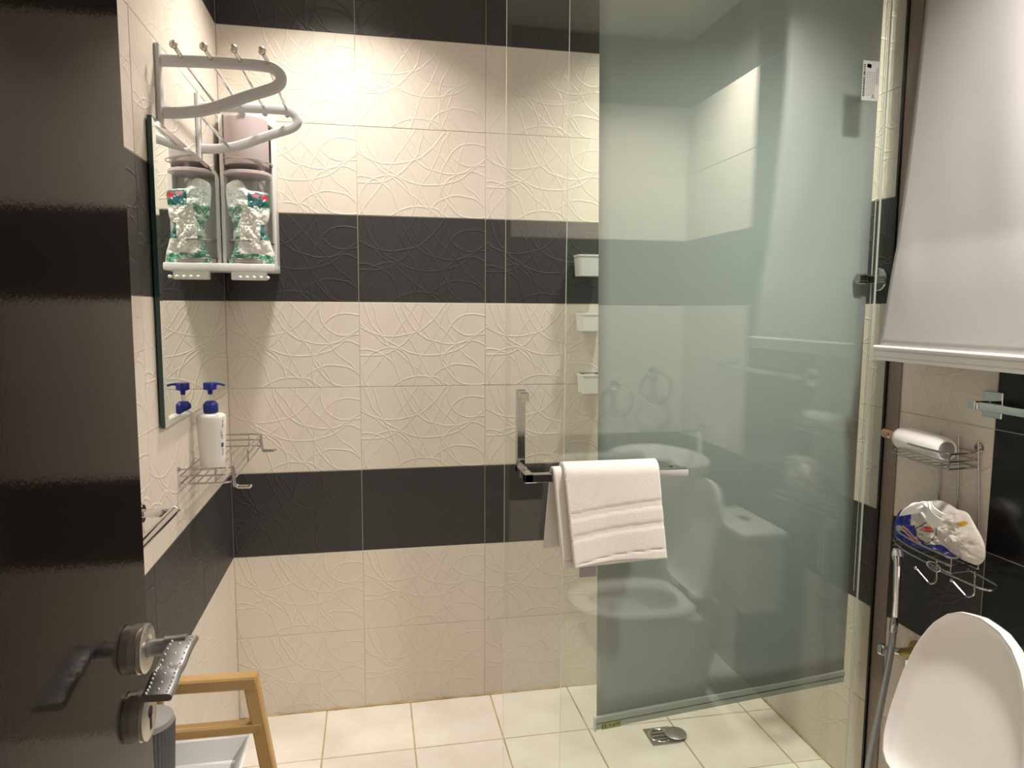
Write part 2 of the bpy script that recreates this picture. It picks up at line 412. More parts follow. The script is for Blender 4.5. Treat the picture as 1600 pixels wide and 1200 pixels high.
# ------------------------------------------------------------------ shower glass
GY = -.805      # sliding door plane
sd = thing('shower_door', 'clear frameless glass shower door with an L-shaped chrome handle', 'shower door', (.82, GY, 0))
def pane(name, x0, x1, y0, y1, z0, z1, parent):
    bm = BX((x0, y0, z0), (x1, y1, z1))
    for f in bm.faces:
        if abs(f.normal.y) < .5: f.material_index = 1
    return link(name, bm, ['glass', 'glass_edge'], parent)
pane('glass_pane', .818, 1.868, -.810, -.802, .012, 2.45, sd)
hb = bmesh.new()
q = .011
box(hb, (.860, -.761, 1.046), (.882, -.739, 1.268), .0015, 1)                 # upright on the shower side
box(hb, (.860, -.802, 1.246), (.880, -.755, 1.266), .001, 1)
box(hb, (.858, -.822, 1.245), (.878, -.810, 1.265), .001, 1)                  # square fixing on the room side
box(hb, (.860, -.802, 1.043), (.882, -.739, 1.065), .0015, 1)
box(hb, (.860, -.862, 1.043), (.882, -.810, 1.065), .0015, 1)
bar = link('towel_bar_handle', hb, 'bar_chrome', sd)
link('towel_rail', BX((.860, -.862, 1.042), (1.302, -.840, 1.064), .0018, 1), 'bar_chrome', bar)
link('rail_post', BX((1.268, -.842, 1.043), (1.290, -.810, 1.064), .0015, 1), 'bar_chrome', bar)
# runner and guide of the sliding door are overhead
ss = thing('shower_screen', 'fixed clear glass panel behind the sliding door, set into the wall channel', 'shower screen', (1.4, -.793, 0))
pane('glass_pane', .979, W-.003, -.797, -.789, .0, 2.45, ss)
rail = link('overhead_track', BX((.0, -.83, 2.45), (W, -.785, 2.49), .003), 'dark_chrome', ss)

# barcode sticker on the glass
stk = link('barcode_label', BX((1.788, -.8108, 2.043), (1.840, -.8102, 2.146), .0), 'sticker', sd)
ib = bmesh.new(); rnd = random.Random(5)
z = 2.136
while z > 2.056:
    h = rnd.choice((.0008, .0016, .0026, .0036)); 
    box(ib, (1.7905, -.8112, z-h), (1.7965, -.8108, z)); z -= h+rnd.choice((.0008, .0014, .0022))
for cx in (1.802, 1.8075, 1.813, 1.8185, 1.824):
    z = 2.118
    while z > 2.056:
        h = rnd.uniform(.002, .006); box(ib, (cx, -.8111, z-h), (cx+.0011, -.8108, z)); z -= h+.0016
for cx in (1.829, 1.8335):
    z = 2.128
    while z > 2.085:
        h = rnd.uniform(.002, .004); box(ib, (cx, -.8111, z-h), (cx+.0018, -.8108, z)); z -= h+.002
for k in range(10): box(ib, (1.8005+rnd.uniform(0, .010), -.8112, 2.126+rnd.uniform(0, .007)), (1.804+rnd.uniform(0, .010), -.8108, 2.129+rnd.uniform(0.005, .009)))
for a in (0, 2.1, 4.2):     # three-armed logo at the foot of the label
    tube(ib, [(1.8225, -.8111, 2.0535), (1.8225+.006*math.sin(a), -.8111, 2.0535+.006*math.cos(a))], .0008, 5)
link('label_print', ib, 'ink', stk)

# ------------------------------------------------------------------ grey roller blind
gb = thing('roller_blind', 'long grey roller blind hanging behind the shower glass', 'roller blind', (1.49, -.735, 2.62))
BL0, BR0 = Vector((1.095, -.762, .337)), Vector((1.907, -.712, .372)); TL0, TR0 = Vector((1.063, -.752, 2.62)), Vector((1.915, -.712, 2.62))
def gfn(u, v):
    p = (TL0.lerp(TR0, u)).lerp(BL0.lerp(BR0, u), v)
    return p+Vector((0, .004*math.sin(u*5+1)*v, 0))
solid_sheet('blind_fabric', gfn, 24, 40, .0012, 'blind_grey', gb)
def bar_pts(a, b): return [a, b]
bm = TB([BL0+Vector((-.004, 0, -.008)), BR0+Vector((.002, 0, -.008))], 1, prof=rrect(.020, .012, .004), up=(0, 0, 1)); bb = link('bottom_bar', bm, 'bar_grey', gb, True)
link('lower_strip', TB([BL0+Vector((-.004, .001, -.029)), BR0+Vector((.002, .001, -.029))], 1, prof=rrect(.018, .009, .003), up=(0, 0, 1)), 'bar_grey', bb, True)
link('bar_groove', TB([BL0+Vector((-.003, .001, -.0195)), BR0+Vector((.002, .001, -.0195))], 1, prof=rrect(.006, .007, .002), up=(0, 0, 1)), 'bar_dark', bb, True)
bm = bmesh.new(); c = BL0+Vector((-.006, 0, -.018)); box(bm, c+Vector((-.003, -.0085, -.022)), c+Vector((.002, .0085, .021)), .002, 2)
link('end_cap', bm, 'white', bb, True)
# hand-marked sticker at the bar's left end
dv = (BR0-BL0).normalized(); s0 = BL0+Vector((0, -.0045, -.029))
bm = bmesh.new(); a, b = s0+dv*.013, s0+dv*.072
vv = [bm.verts.new(x+Vector((0, -.0012, zz))) for x, zz in ((a, -.0085), (b, -.0085), (b, .0105), (a, .0105))]; bm.faces.new(vv)
bmesh.ops.recalc_face_normals(bm, faces=bm.faces)
nt_ = link('bar_sticker', bm, 'note', bb)
bm = bmesh.new()
def mark(x0, z0, x1, z1, w_=.0016): tube(bm, [s0+dv*x0+Vector((0, -.0017, z0)), s0+dv*x1+Vector((0, -.0017, z1))], w_, 5)
for x in (.016, .0235): mark(x, -.004, x+.0005, .006, .0019)
mark(.036, .001, .039, .003, .002)
mark(.048, -.002, .0495, .004); mark(.0495, .004, .0515, .000); mark(.057, .001, .058, .005, .0018); mark(.062, .000, .066, .005); mark(.065, .0055, .066, .0025)
link('marker_strokes', bm, 'ink', nt_)
link('roller_cassette', BX((1.03, -.775, 2.60), (1.93, -.69, 2.70), .006), 'white', gb)
bm = bmesh.new()
z = .63
while z < 2.58:
    bmesh.ops.create_icosphere(bm, subdivisions=1, radius=.0021, matrix=Matrix.Translation((1.924, -.716, z))); z += .0055
tube(bm, [(1.924, -.716, .63), (1.924, -.716, 2.6)], .0007, 4)
link('bead_chain', bm, 'white', gb, True, kind='stuff')

# ------------------------------------------------------------------ white roller blind at the right wall
wbnd = thing('roller_blind', 'white roller blind in the foreground with curling edge above the toilet', 'roller blind', (1.92, -1.13, 2.62))
PX = [(2.62, 1.928), (2.30, 1.927), (1.96, 1.908), (1.65, 1.886), (1.54, 1.868), (1.40, 1.850), (1.385, 1.848)]
def px(z):
    for (a, x), (b, y) in zip(PX, PX[1:]):
        if z >= b: t = (a-z)/(a-b); return x+(y-x)*t
    return PX[-1][1]
def wfn(u, v):
    z = 2.62+(1.384-2.62)*v; y = -.862-.53*u
    # soft pucker running down from the right and a crease near the middle
    d = -.010*math.exp(-((u-.62-.25*(v-.55))/.16)**2)*math.exp(-((v-.62)/.25)**2)
    d += .007*math.exp(-((u-.95)/.25)**2)*math.sin(v*5)
    d += -.006*math.exp(-(((u-.05)-(v-.75)*.3)/.10)**2)*math.exp(-((v-.82)/.12)**2)
    return Vector((px(z)+d*min(1, (1-v)*6), y, z))
solid_sheet('blind_fabric', wfn, 40, 60, .0012, 'blind_white', wbnd)
bm = TB([(1.846, -.853, 1.366), (1.846, -1.40, 1.366)], 1, prof=rrect(.040, .013, .003), up=(0, 0, 1)); wb_ = link('bottom_bar', bm, 'white', wbnd, True)
for dz in (.006, -.010):
    link('bar_groove', BX((1.8388, -1.399, 1.366+dz-.0009), (1.8396, -.854, 1.366+dz+.0009)), 'grey_white', wb_)
link('bar_lip', TB([(1.840, -.853, 1.381), (1.840, -1.40, 1.381)], .0052, 10), 'white', wb_, True)
link('roller_cassette', BX((1.86, -1.42, 2.60), (1.937, -.84, 2.70), .006), 'white', wbnd)

# ------------------------------------------------------------------ towel over the rail
TBY, TBZ = -.851, 1.053
def towel_layer(x0, x1, off, zf, zb, th, shift, bands, seed, name, parent, edge=False):
    """profile: up the front, over the rail, down the back"""
    rnd = random.Random(seed); r = .0115+off+.004
    zt = TBZ+.006
    Lf = zt-zf; La = PI*r; Lb = zt-zb; T = Lf+La+Lb
    def f(u, v):
        s = v*T; x = x0+(x1-x0)*u
        if s < Lf:
            z = zf+s; y = TBY-r; ph = 0
            out = -1
        elif s < Lf+La:
            a = (s-Lf)/r; z = zt+r*math.sin(a); y = TBY-r*math.cos(a); out = 0
        else:
            z = zt-(s-Lf-La); y = TBY+r; out = 1
        drop = max(0, zt-z)
        x += shift*drop/.23
        tilt = .022*(u-.5)
        if out == -1:
            zz = z-tilt
            for b0, b1 in bands:
                k = min(1, max(0, (zz-b0)/.002))*min(1, max(0, (b1-zz)/.002))
                y += .0028*k
            y -= .005*drop/.23*math.sin(u*6+seed)+.006*(drop/.23)**2*(1-u)
            z += .006*math.sin(u*3.1+.4)*(drop/.23)-.010*(1-u)*(drop/.23)+.004*(u-.3)
        if out == 1: y += .002*math.sin(u*7)*drop/.2; x -= (shift+.018)*drop/.23*(1-u)**2
        return Vector((x, y, z))
    o = link(name, sheet(f, 40, 110), ['towel'], parent, True)
    md = o.modifiers.new('thickness', 'SOLIDIFY'); md.thickness = th; md.offset = 0
    return o
tw = thing('towel', 'folded cream terry towel draped over the shower door rail', 'towel', (1.07, TBY, .83))
towel_layer(.958, 1.210, .0120, .832, .90, .010, .026, [(.957, .982), (.905, .925), (.846, .852)], 2, 'terry_front_fold', tw)
towel_layer(.932, 1.200, .0030, .824, .862, .006, .026, [(.852, .858)], 5, 'terry_inner_fold', tw)
# stitched hem along the left edge of the outer fold
bm = bmesh.new()
for i in range(44):
    z = .838+i*.005; t = (1.06-z)/.23
    x = .9595+.026*max(0, t); y = TBY-.0325-.006*t*t-.0005
    box(bm, (x-.0012, y-.0024, z-.0016), (x+.0035, y+.001, z+.0016))
link('hem_stitches', bm, 'hem', tw)
# wash label under the lower edge
bm = bmesh.new(); box(bm, (1.004, TBY-.018, .790), (1.050, TBY-.0165, .835), .0004, 1); tg = link('wash_label', bm, 'tag', tw)

# ------------------------------------------------------------------ mirror on the left wall
mi = thing('wall_mirror', 'frameless mirror with clear edge on the left tiled wall', 'mirror', (.01, -.45, 1.2))
bm = bmesh.new(); box(bm, (.004, -.817, 1.197), (.014, -.076, 1.902), 0)
link('glass_body', bm, 'mirror_edge', mi)
y0, y1, z0, z1 = -.817, -.076, 1.197, 1.902; b = .016
V = [(.0142, y0, z0), (.0142, y1, z0), (.0142, y1, z1), (.0142, y0, z1), (.0172, y0+b, z0+b), (.0172, y1-b, z0+b), (.0172, y1-b, z1-b), (.0172, y0+b, z1-b)]
link('mirror_face', (V, [], [(4, 5, 6, 7)]), 'mirror', mi)
link('bevelled_edge', (V, [], [(0, 1, 5, 4), (1, 2, 6, 5), (2, 3, 7, 6), (3, 0, 4, 7)]), 'bevel', mi)

# ------------------------------------------------------------------ drying rack (left wall)
rk = thing('drying_rack', 'pale grey wall-mounted drying rack with chrome rods above the mirror', 'drying rack', (0, -.51, 2.0))
def bracket(y, front):
    bm = bmesh.new()
    pts = catmull([(.012, y, 2.052), (.13, y, 2.056), (.235, y, 2.056), (.268, y, 2.049), (.281, y, 2.030), (.268, y, 2.008), (.206, y, 1.984), (.117, y, 1.949), (.06, y, 1.937), (.012, y, 1.934)], 6)
    tube(bm, pts, 1, prof=rrect(.018, .027, .007), up=(0, 1, 0))
    bmesh.ops.recalc_face_normals(bm, faces=bm.faces)
    o = link('bracket', bm, 'grey_white', rk, True)
    link('wall_plate', TB([(.006, y, 1.895), (.006, y, 1.905), (.006, y, 2.077), (.006, y, 2.087)], 1, prof=rrect(.012, .030, .005), up=(1, 0, 0)), 'grey_white', o, True)
bracket(-.712, True); bracket(-.322, False)
for x in (.058, .123, .189, .252):
    link('rod', TB([(x, -.712, 2.058), (x, -.322, 2.058)], .0048, 8), 'chrome', rk, True)
    bm = bmesh.new(); tube(bm, catmull([(x, -.712, 2.060), (x, -.728, 2.063), (x-.006, -.742, 2.073)], 4), .0048, 8); ball(bm, (x-.009, -.747, 2.079), .0098, 12)
    link('hook_knob', bm, 'nickel', rk, True)
    bm = bmesh.new(); ball(bm, (x, -.312, 2.045), .008, 10); link('rod_end', bm, 'grey_white', rk, True)
link('rod', TB([(.088, -.712, 1.940), (.088, -.322, 1.942)], .0048, 8), 'chrome', rk, True)

# ------------------------------------------------------------------ corner organiser with clear tube
og = thing('corner_dispenser', 'white corner wall dispenser holding a clear tube in chrome rings', 'dispenser', (.1, -.085, 1.6))
bm = bmesh.new()
box(bm, (.020, -.012, 1.595), (.183, 0, 2.115), .003, 2)
link('back_board', bm, 'white', og, True)
link('side_board', BX((.170, -.060, 1.600), (.182, -.008, 2.105), .003), 'white', og, True)
link('side_board', BX((.0185, -.108, 1.600), (.032, -.008, 2.09), .003), 'white', og, True)
link('base_tray', BX((.004, -.160, 1.594), (.184, -.004, 1.618), .004), 'white', og, True)
CX, CY = .100, -.086
# moulded cap with a sloping front edge
bm = bmesh.new(); n = 28; top = []; bot = []
for k in range(n+1):
    a = PI+PI*k/n; x = CX+.084*math.cos(a); y = -.012+.148*math.sin(a)
    zb = 2.082-.020*(k/n); top.append(bm.verts.new((x, y, zb+.028))); bot.append(bm.verts.new((x, y, zb)))
for k in range(n): bm.faces.new((top[k], top[k+1], bot[k+1], bot[k]))
bm.faces.new(top[::-1]); bm.faces.new(bot); bm.faces.new((top[0], bot[0], bot[-1], top[-1]))
bmesh.ops.recalc_face_normals(bm, faces=bm.faces)
cap = link('top_cap', bm, 'white', og, True)
bm = bmesh.new(); box(bm, (.092, -.166, 2.078), (.112, -.158, 2.092), .002, 2); link('latch', bm, 'grey_white', cap, True)
link('upper_tube', LT([(.066, 1.93), (.068, 1.935), (.068, 2.075), (.060, 2.08)], (CX, CY-.006, 0), seg=40), 'lilac', og, True)
link('tube_collar', LT([(.070, 1.899), (.0735, 1.901), (.0735, 1.909), (.0705, 1.911), (.066, 1.910), (.066, 1.900)], (CX+.001, CY-.004, 0), seg=40), 'lilac', og, True)
link('tube_base', LT([(.0, 1.619), (.066, 1.619), (.071, 1.622), (.071, 1.632), (.066, 1.634), (0, 1.634)], (CX+.004, CY, 0), seg=40), 'lilac', og, True)
for z, tilt, r in ((1.945, .006, .076), (1.690, .004, .074), (1.632, .003, .076)):
    pts = [(CX+.003+r*math.cos(a), CY-.004+r*math.sin(a)*.9, z-tilt*math.cos(a)) for a in [2*PI*k/48 for k in range(48)]]
    link('ring', TB(pts, .0023, 6, True), 'wire', og, True)
bm = bmesh.new(); rr_ = [[bm.verts.new((CX+.002+.071*math.cos(2*PI*k/48), CY-.004+.071*math.sin(2*PI*k/48), z)) for k in range(48)] for z in (1.636, 1.899)]
for k in range(48): bm.faces.new((rr_[0][k], rr_[0][(k+1) % 48], rr_[1][(k+1) % 48], rr_[1][k]))
bmesh.ops.recalc_face_normals(bm, faces=bm.faces); link('clear_tube', bm, 'clear_film', og, True)
bm = bmesh.new(); box(bm, (.050, -.150, 1.566), (.158, -.126, 1.595), .002, 1)
hk = link('hook_strip', bm, 'white', og, True)
for k in range(5):
    bm = bmesh.new(); tube(bm, [(.078+k*.021, -.149, 1.574), (.080+k*.021, -.163, 1.573)], .0048, 8); ball(bm, (.080+k*.021, -.163, 1.5735), .0058, 10)
    link('peg', bm, 'white', hk, True)

# colours printed on soft packs are painted per vertex on a fine grid
def lin(c): return tuple((x/12.92 if x <= .04045 else ((x+.055)/1.055)**2.4) for x in [v/255 for v in c])
def pillow(name, outline, place, depth, colour, parent, rings=34, seg=132, crumple=.006, seed=1, back=.6):
    """closed soft pack: outline in local 2-D, place(a, b, d) -> world, d = bulge towards the viewer"""
    rnd = random.Random(seed)
    O = catmull([(x, y, 0) for x, y in outline], 8, True); cx = sum(p.x for p in O)/len(O); cy = sum(p.y for p in O)/len(O)
    ph = [rnd.uniform(0, 6.28) for _ in range(8)]
    V = []; C = []; Fc = []
    def pt(k, r):
        t = k/seg*len(O); i = int(t) % len(O); j = (i+1) % len(O); q = O[i].lerp(O[j], t-int(t))
        return cx+(q.x-cx)*r, cy+(q.y-cy)*r
    size = max(abs(p.x-cx) for p in O)
    for side in (1, -1):
        for ri in range(rings+1):
            r = ri/rings
            for k in range(seg):
                a, b = pt(k, r); h = depth*math.sqrt(max(0, 1-r**2.6))*(1 if side > 0 else back)
                q3 = Vector((a/size*2.2+ph[0], b/size*2.2+ph[1], ph[2]))
                n = 2.2*(noise.turbulence(q3, 4, True, noise_basis='PERLIN_ORIGINAL', amplitude_scale=.55, frequency_scale=2.1)-.45)
                h += crumple*n*(1-r**3)*(1 if side > 0 else .4)
                V.append(place(a, b, h*side)); C.append(colour(a, b))
    n1 = (rings+1)*seg
    for s, off in ((1, 0), (-1, n1)):
        for ri in range(rings):
            for k in range(seg):
                q = (off+ri*seg+k, off+(ri+1)*seg+k, off+(ri+1)*seg+(k+1) % seg, off+ri*seg+(k+1) % seg)
                Fc.append(q if s > 0 else q[::-1])
    o = link(name, (V, [], Fc), 'print', parent, True)
    ca = o.data.color_attributes.new('print', 'FLOAT_COLOR', 'POINT')
    for i, c in enumerate(C): ca.data[i].color = (*c, 1)
    return o
# crumpled pack in the dispenser (outline in a 660 x 1200 grid over the pack)
def PKx(a, b): return (.009+(a/6)*.00182, 1.939-(b/6)*.002)
rp = random.Random(3)
rosettes = [(rp.uniform(120, 560), rp.uniform(420, 1000), rp.uniform(14, 26)) for _ in range(130)] + [(150+i*38+rp.uniform(-8, 8), 900+rp.uniform(-28, 55), rp.uniform(20, 30)) for i in range(24) for _ in (0,)][:12]
def pack_col(a, b):
    x, y = a, -b
    teal, green, red, whi, pale = lin((10, 105, 105)), lin((62, 138, 112)), lin((175, 45, 60)), lin((236, 234, 228)), lin((206, 222, 212))
    if x > 325 and 285 < y < 430 and y > 270+.06*(x-325):
        if (x-490)**2+(y-335)**2 < 34**2: return red
        if 365 < x < 470 and 345 < y < 400: return lin((0, 90, 95))
        if 365 < x < 440 and 300 < y < 335: return lin((205, 120, 140))
        return teal if x < 500 else lin((40, 110, 80))
    if x > 440 and 590 < y < 740 and x-400 < (y-540)*.9+40: return lin((60, 110, 112))
    inpat = (x < 235+30*math.sin(y/60) and 420 < y < 620) or (x < 235 and 620 < y < 880) or y > 870
    if inpat:
        for cx, cy, r in rosettes:
            d = math.hypot(x-cx, y-cy)
            if r*.55 < d < r: return green
            if d < r*.25: return green
        return pale
    if y < 470: return lin((218, 226, 220))
    return whi
OUTP = [(100, -250), (130, -200), (240, -172), (330, -262), (430, -275), (535, -300), (533, -420), (520, -540), (475, -610), (510, -690), (545, -800), (572, -880), (570, -985), (400, -1003), (140, -1000), (130, -900), (175, -800), (160, -690), (180, -610), (130, -520), (105, -380)]
def pack_place(a, b, d):
    x, z = PKx(a, -b); ang = (x-.10)/.066
    bulge = .030*math.cos(max(-1.5, min(1.5, ang)))
    return Vector((x, CY-.026-bulge*.9-d, z))
pk = thing('refill_pack', 'crumpled white plastic pack with green printed pattern inside the corner dispenser', 'plastic pack', (.1, CY, 1.635))
pillow('pack_film', OUTP, pack_place, .016, pack_col, pk, rings=60, seg=190, crumple=.009, seed=4, back=1.5)

# ------------------------------------------------------------------ wire shelf and lotion bottle on the left wall
ws = thing('wire_shelf', 'chrome wire shelf on the left wall under the mirror', 'wire shelf', (0, -.42, 1.03))
YA, YB, XS = -.672, -.165, .128
def loop(z, y0=YA, y1=YB, x1=XS): return fillet([(.004, y0, z), (x1, y0, z), (x1, y1, z), (.004, y1, z)], .025, 5)
for z in (1.068, 1.050):
    link('rail', TB(loop(z), .0026, 7), 'wire', ws, True)
link('base_frame', TB(loop(1.030), .0024, 7), 'wire', ws, True)
link('back_wire', TB([(.004, YA, 1.030), (.004, YB, 1.030)], .0022, 6), 'wire', ws, True)
link('back_wire', TB([(.004, YA, 1.050), (.004, YB, 1.050)], .0022, 6), 'wire', ws, True)
for i in range(5): 
    x = .021+i*.0215; link('floor_wire', TB([(x, YA, 1.0305), (x, YB, 1.0305)], .0017, 6), 'wire', ws, True)
for y in (YA+.02, -.42, YB-.02): link('upright', TB([(XS, y, 1.029), (XS, y, 1.069)], .0018, 6), 'wire', ws, True)
for y in (YA, YB): 
    link('upright', TB([(.090, y, 1.029), (.090, y, 1.069)], .0018, 6), 'wire', ws, True)
    link('wall_tab', LT([(0, 0), (.006, 0), (.006, .005), (0, .005)], (0, y, 1.068), (1, 0, 0), 10), 'dark_chrome', ws)
for y in (YA+.012, YB-.012):
    link('hook', TB(fillet([(XS, y, 1.068), (XS+.004, y, 1.012), (XS+.044, y-.004, 1.012), (XS+.047, y-.004, 1.020)], .010, 5), .0027, 7), 'wire', ws, True)
    link('hook', TB(fillet([(XS, y+.016, 1.068), (XS+.004, y+.016, 1.014), (XS+.041, y+.010, 1.014), (XS+.046, y, 1.014)], .010, 5), .0027, 7), 'wire', ws, True)

lb = thing('lotion_bottle', 'white lotion bottle with navy blue pump standing on the wire shelf', 'bottle', (.052, -.52, 1.033))
lx, ly = .052, -.52; BZ = 1.0335
prof = [(.0, 0), (.0345, 0), (.0375, .004), (.0385, .03), (.0392, .08), (.0405, .12), (.0420, .142), (.0408, .1495), (.034, .1545), (.020, .157), (.0155, .160), (0, .160)]
prof = [(r*(.93 if h > .1 else .84+.09*h/.1), h) for r, h in prof]
link('bottle_body', LT(prof, (lx, ly, BZ), seg=40, sx=1, sy=.72), 'lotion', lb, True)
link('collar', LT([(.0185, .158), (.0195, .160), (.0195, .180), (.0175, .184), (.011, .190), (.0, .190)], (lx, ly, BZ), seg=28), 'navy', lb, True)
link('pump_stem', LT([(.0055, .188), (.0055, .214), (0, .214)], (lx, ly, BZ), seg=14), 'clear', lb, True)
bm = bmesh.new(); lathe(bm, [(.0, .208), (.006, .208), (.0065, .218), (.0175, .222), (.0175, .238), (.016, .2405), (0, .2405)], (lx, ly, BZ), seg=24)
tube(bm, catmull([(lx+.01, ly-.002, BZ+.237), (lx+.026, ly-.008, BZ+.237), (lx+.040, ly-.012, BZ+.233)], 4), .003, 8, radii=[.0042]*3+[.0032]*6)
link('pump_head', bm, 'navy', lb, True)
# printing that wraps the bottle's right flank
bm = bmesh.new(); rnd = random.Random(8)
def onb(a, z, off=.0006):
    r = .0375+.0018*max(0, (z-.08)/.06)-.003*max(0, (.08-z)/.08)
    n = Vector((math.cos(a), math.sin(a)*.72, 0)); return Vector((lx, ly, BZ+z))+n*(r+off/1)
def flankmark(a0, a1, z0, z1):
    v = [bm.verts.new(onb(a0, z0)), bm.verts.new(onb(a1, z0)), bm.verts.new(onb(a1, z1)), bm.verts.new(onb(a0, z1))]; bm.faces.new(v)
A0 = -.62
for z0, z1, w_ in ((.132, .139, .05), (.127, .130, .05), (.122, .125, .09), (.118, .121, .05)): flankmark(A0, A0+w_, z0, z1)
for k in range(6): flankmark(A0-.14, A0-.05, .108-k*.0036, .1095-k*.0036); 
for k in range(2): flankmark(A0-.04, A0+.02, .094-k*.007, .097-k*.007)
for k in range(5): flankmark(A0-.02, A0+.05, .058-k*.0042, .0605-k*.0042)
link('label_text', bm, 'ink', lb, kind='stuff')
bm = bmesh.new(); flankmark(A0-.10, A0+.07, .064, .076); link('blue_label_square', bm, 'blue_ink', lb)

# ------------------------------------------------------------------ towel rail on the left wall, mostly behind the brown door
tr = thing('towel_rail', 'chrome towel rail on the left wall partly hidden by the brown door', 'towel rail', (0, -1.2, 1.03))
link('bar', TB([(.066, -.975, 1.043), (.066, -1.55, 1.043)], .0095, 14), 'chrome', tr, True)
for y in (-.985, -1.54):
    link('post', BX((.006, y-.012, 1.036), (.064, y+.012, 1.050), .003), 'chrome', tr, True)
    link('wall_rosette', LT([(.022, 0), (.022, .006), (.019, .009), (0, .009)], (0, y, 1.043), (1, 0, 0), 24), 'chrome', tr, True)
bm = bmesh.new(); ball(bm, (.066, -.972, 1.043), .0115, 14); link('end_cap', bm, 'chrome', tr, True)

# ------------------------------------------------------------------ white cups on the back wall, peeping out beside the grey blind
for i, (x0, zt, zb, lab) in enumerate(((1.219, 1.676, 1.600, 'topmost white cup on the back wall, against black tiles'), (1.229, 1.466, 1.401, 'middle one of three white cups on the back wall'), (1.237, 1.243, 1.172, 'lowest white cup on the back wall beside the grey blind'))):
    t = thing('wall_cup', lab, 'cup', (x0+.05, -.05, zb), 'white cups in a column on the back wall')
    bm = bmesh.new(); wd_ = .105
    def ring(z, g, y0, n=4): 
        c = [(x0+g, y0+g*.6), (x0+wd_-g, y0+g*.6), (x0+wd_-g, -.012), (x0+g, -.012)]
        pts = []
        for k in range(4):
            a, b, c2 = Vector((*c[k-1], z)), Vector((*c[k], z)), Vector((*c[(k+1) % 4], z))
            p0 = b+(a-b).normalized()*.012; p1 = b+(c2-b).normalized()*.012
            for j in range(n+1): tt = j/n; pts.append(p0*(1-tt)**2+b*2*tt*(1-tt)+p1*tt*tt)
        return [bm.verts.new(p) for p in pts]
    prs = [(zb, .007), (zt-.006, .0015), (zt-.006, -.001), (zt, -.001), (zt, .003), (zb+.003, .010)]
    rg = [ring(z, g, -.088) for z, g in prs]
    for A, B in zip(rg, rg[1:]):
        for k in range(len(A)): bm.faces.new((A[k], A[(k+1) % len(A)], B[(k+1) % len(A)], B[k]))
    bm.faces.new(rg[0][::-1]); bm.faces.new(rg[-1]); bmesh.ops.recalc_face_normals(bm, faces=bm.faces)
    link('cup_body', bm, 'cup', t, True)
    link('wall_mount', BX((x0+.03, -.014, zb+.015), (x0+wd_-.03, 0, zt-.004), .002), 'white', t)

# ------------------------------------------------------------------ floor drain
fd = thing('floor_drain', 'square metal floor drain with slotted grate in the shower floor', 'drain', (1.457, -.38, 0))
bm = bmesh.new(); box(bm, (1.409, -.427, -.001), (1.507, -.331, .0035), .001, 1); link('drain_plate', bm, 'steel', fd)
link('grate_ring', TB([(1.452+.037*math.cos(a), -.380+.037*math.sin(a), .0038) for a in [2*PI*k/32 for k in range(32)]], .003, 6, True), 'chrome', fd, True)
for k in range(4): link('slot', BX((1.426, -.412+k*.019, .0032), (1.478, -.404+k*.019, .0041)), 'slot', fd)
tag(link('drain_cover', LT([(0, 0), (.036, 0), (.038, .0015), (.038, .004), (.036, .0055), (0, .0058)], (1.508, -.386, .0072), (0.03, 0, 1), 36), 'steel', smooth=True), 'loose round metal cover lying half off the floor drain', 'drain cover')

# ------------------------------------------------------------------ robe hook and unseen shadow-casting shelf on the right shower wall
rh = thing('robe_hook', 'round chrome robe hook on the right wall seen through the glass', 'hook', (W, -.735, 1.57))
link('rosette', LT([(.033, 0), (.033, .006), (.030, .009), (.0, .009)], (W, -.735, 1.570), (-1, 0, 0), 32), 'chrome', rh, True)
link('stem', LT([(.0115, .008), (.0115, .05), (.015, .053), (.015, .076), (.013, .078), (0, .078)], (W, -.737, 1.570), (-1, 0, 0), 24, shape=lambda a, r, h: 1+.06*math.cos(12*a) if h > .052 else 1), 'dark_chrome', rh, True)
sp = thing('shadow_shelf', 'unseen small shelf with a hanging loop behind the grey blind, shaped to cast a floor shadow', 'shelf', (W, -.37, .95))  # unseen; plate and loop are shaped for their shadow on the shower floor
bm = bmesh.new(); pts = [(W, -.335)]+[(W-.222*math.sin(PI*k/20)**.6, -.335-.075*k/20) for k in range(1, 20)]+[(W, -.41)]
top = [bm.verts.new((x, y, .962)) for x, y in pts]; bot = [bm.verts.new((x, y, .952)) for x, y in pts]
bm.faces.new(top); bm.faces.new(bot[::-1])
for k in range(len(pts)): bm.faces.new((top[k], bot[k], bot[(k+1) % len(pts)], top[(k+1) % len(pts)]))
bmesh.ops.recalc_face_normals(bm, faces=bm.faces); link('shelf_plate', bm, 'white', sp)
link('loop', TB(catmull([(1.735, -.392, .955), (1.738, -.43, .952), (1.745, -.455, .95), (1.765, -.45, .95), (1.80, -.42, .953), (1.825, -.405, .957)], 6), .008, 8), 'chrome', sp, True)

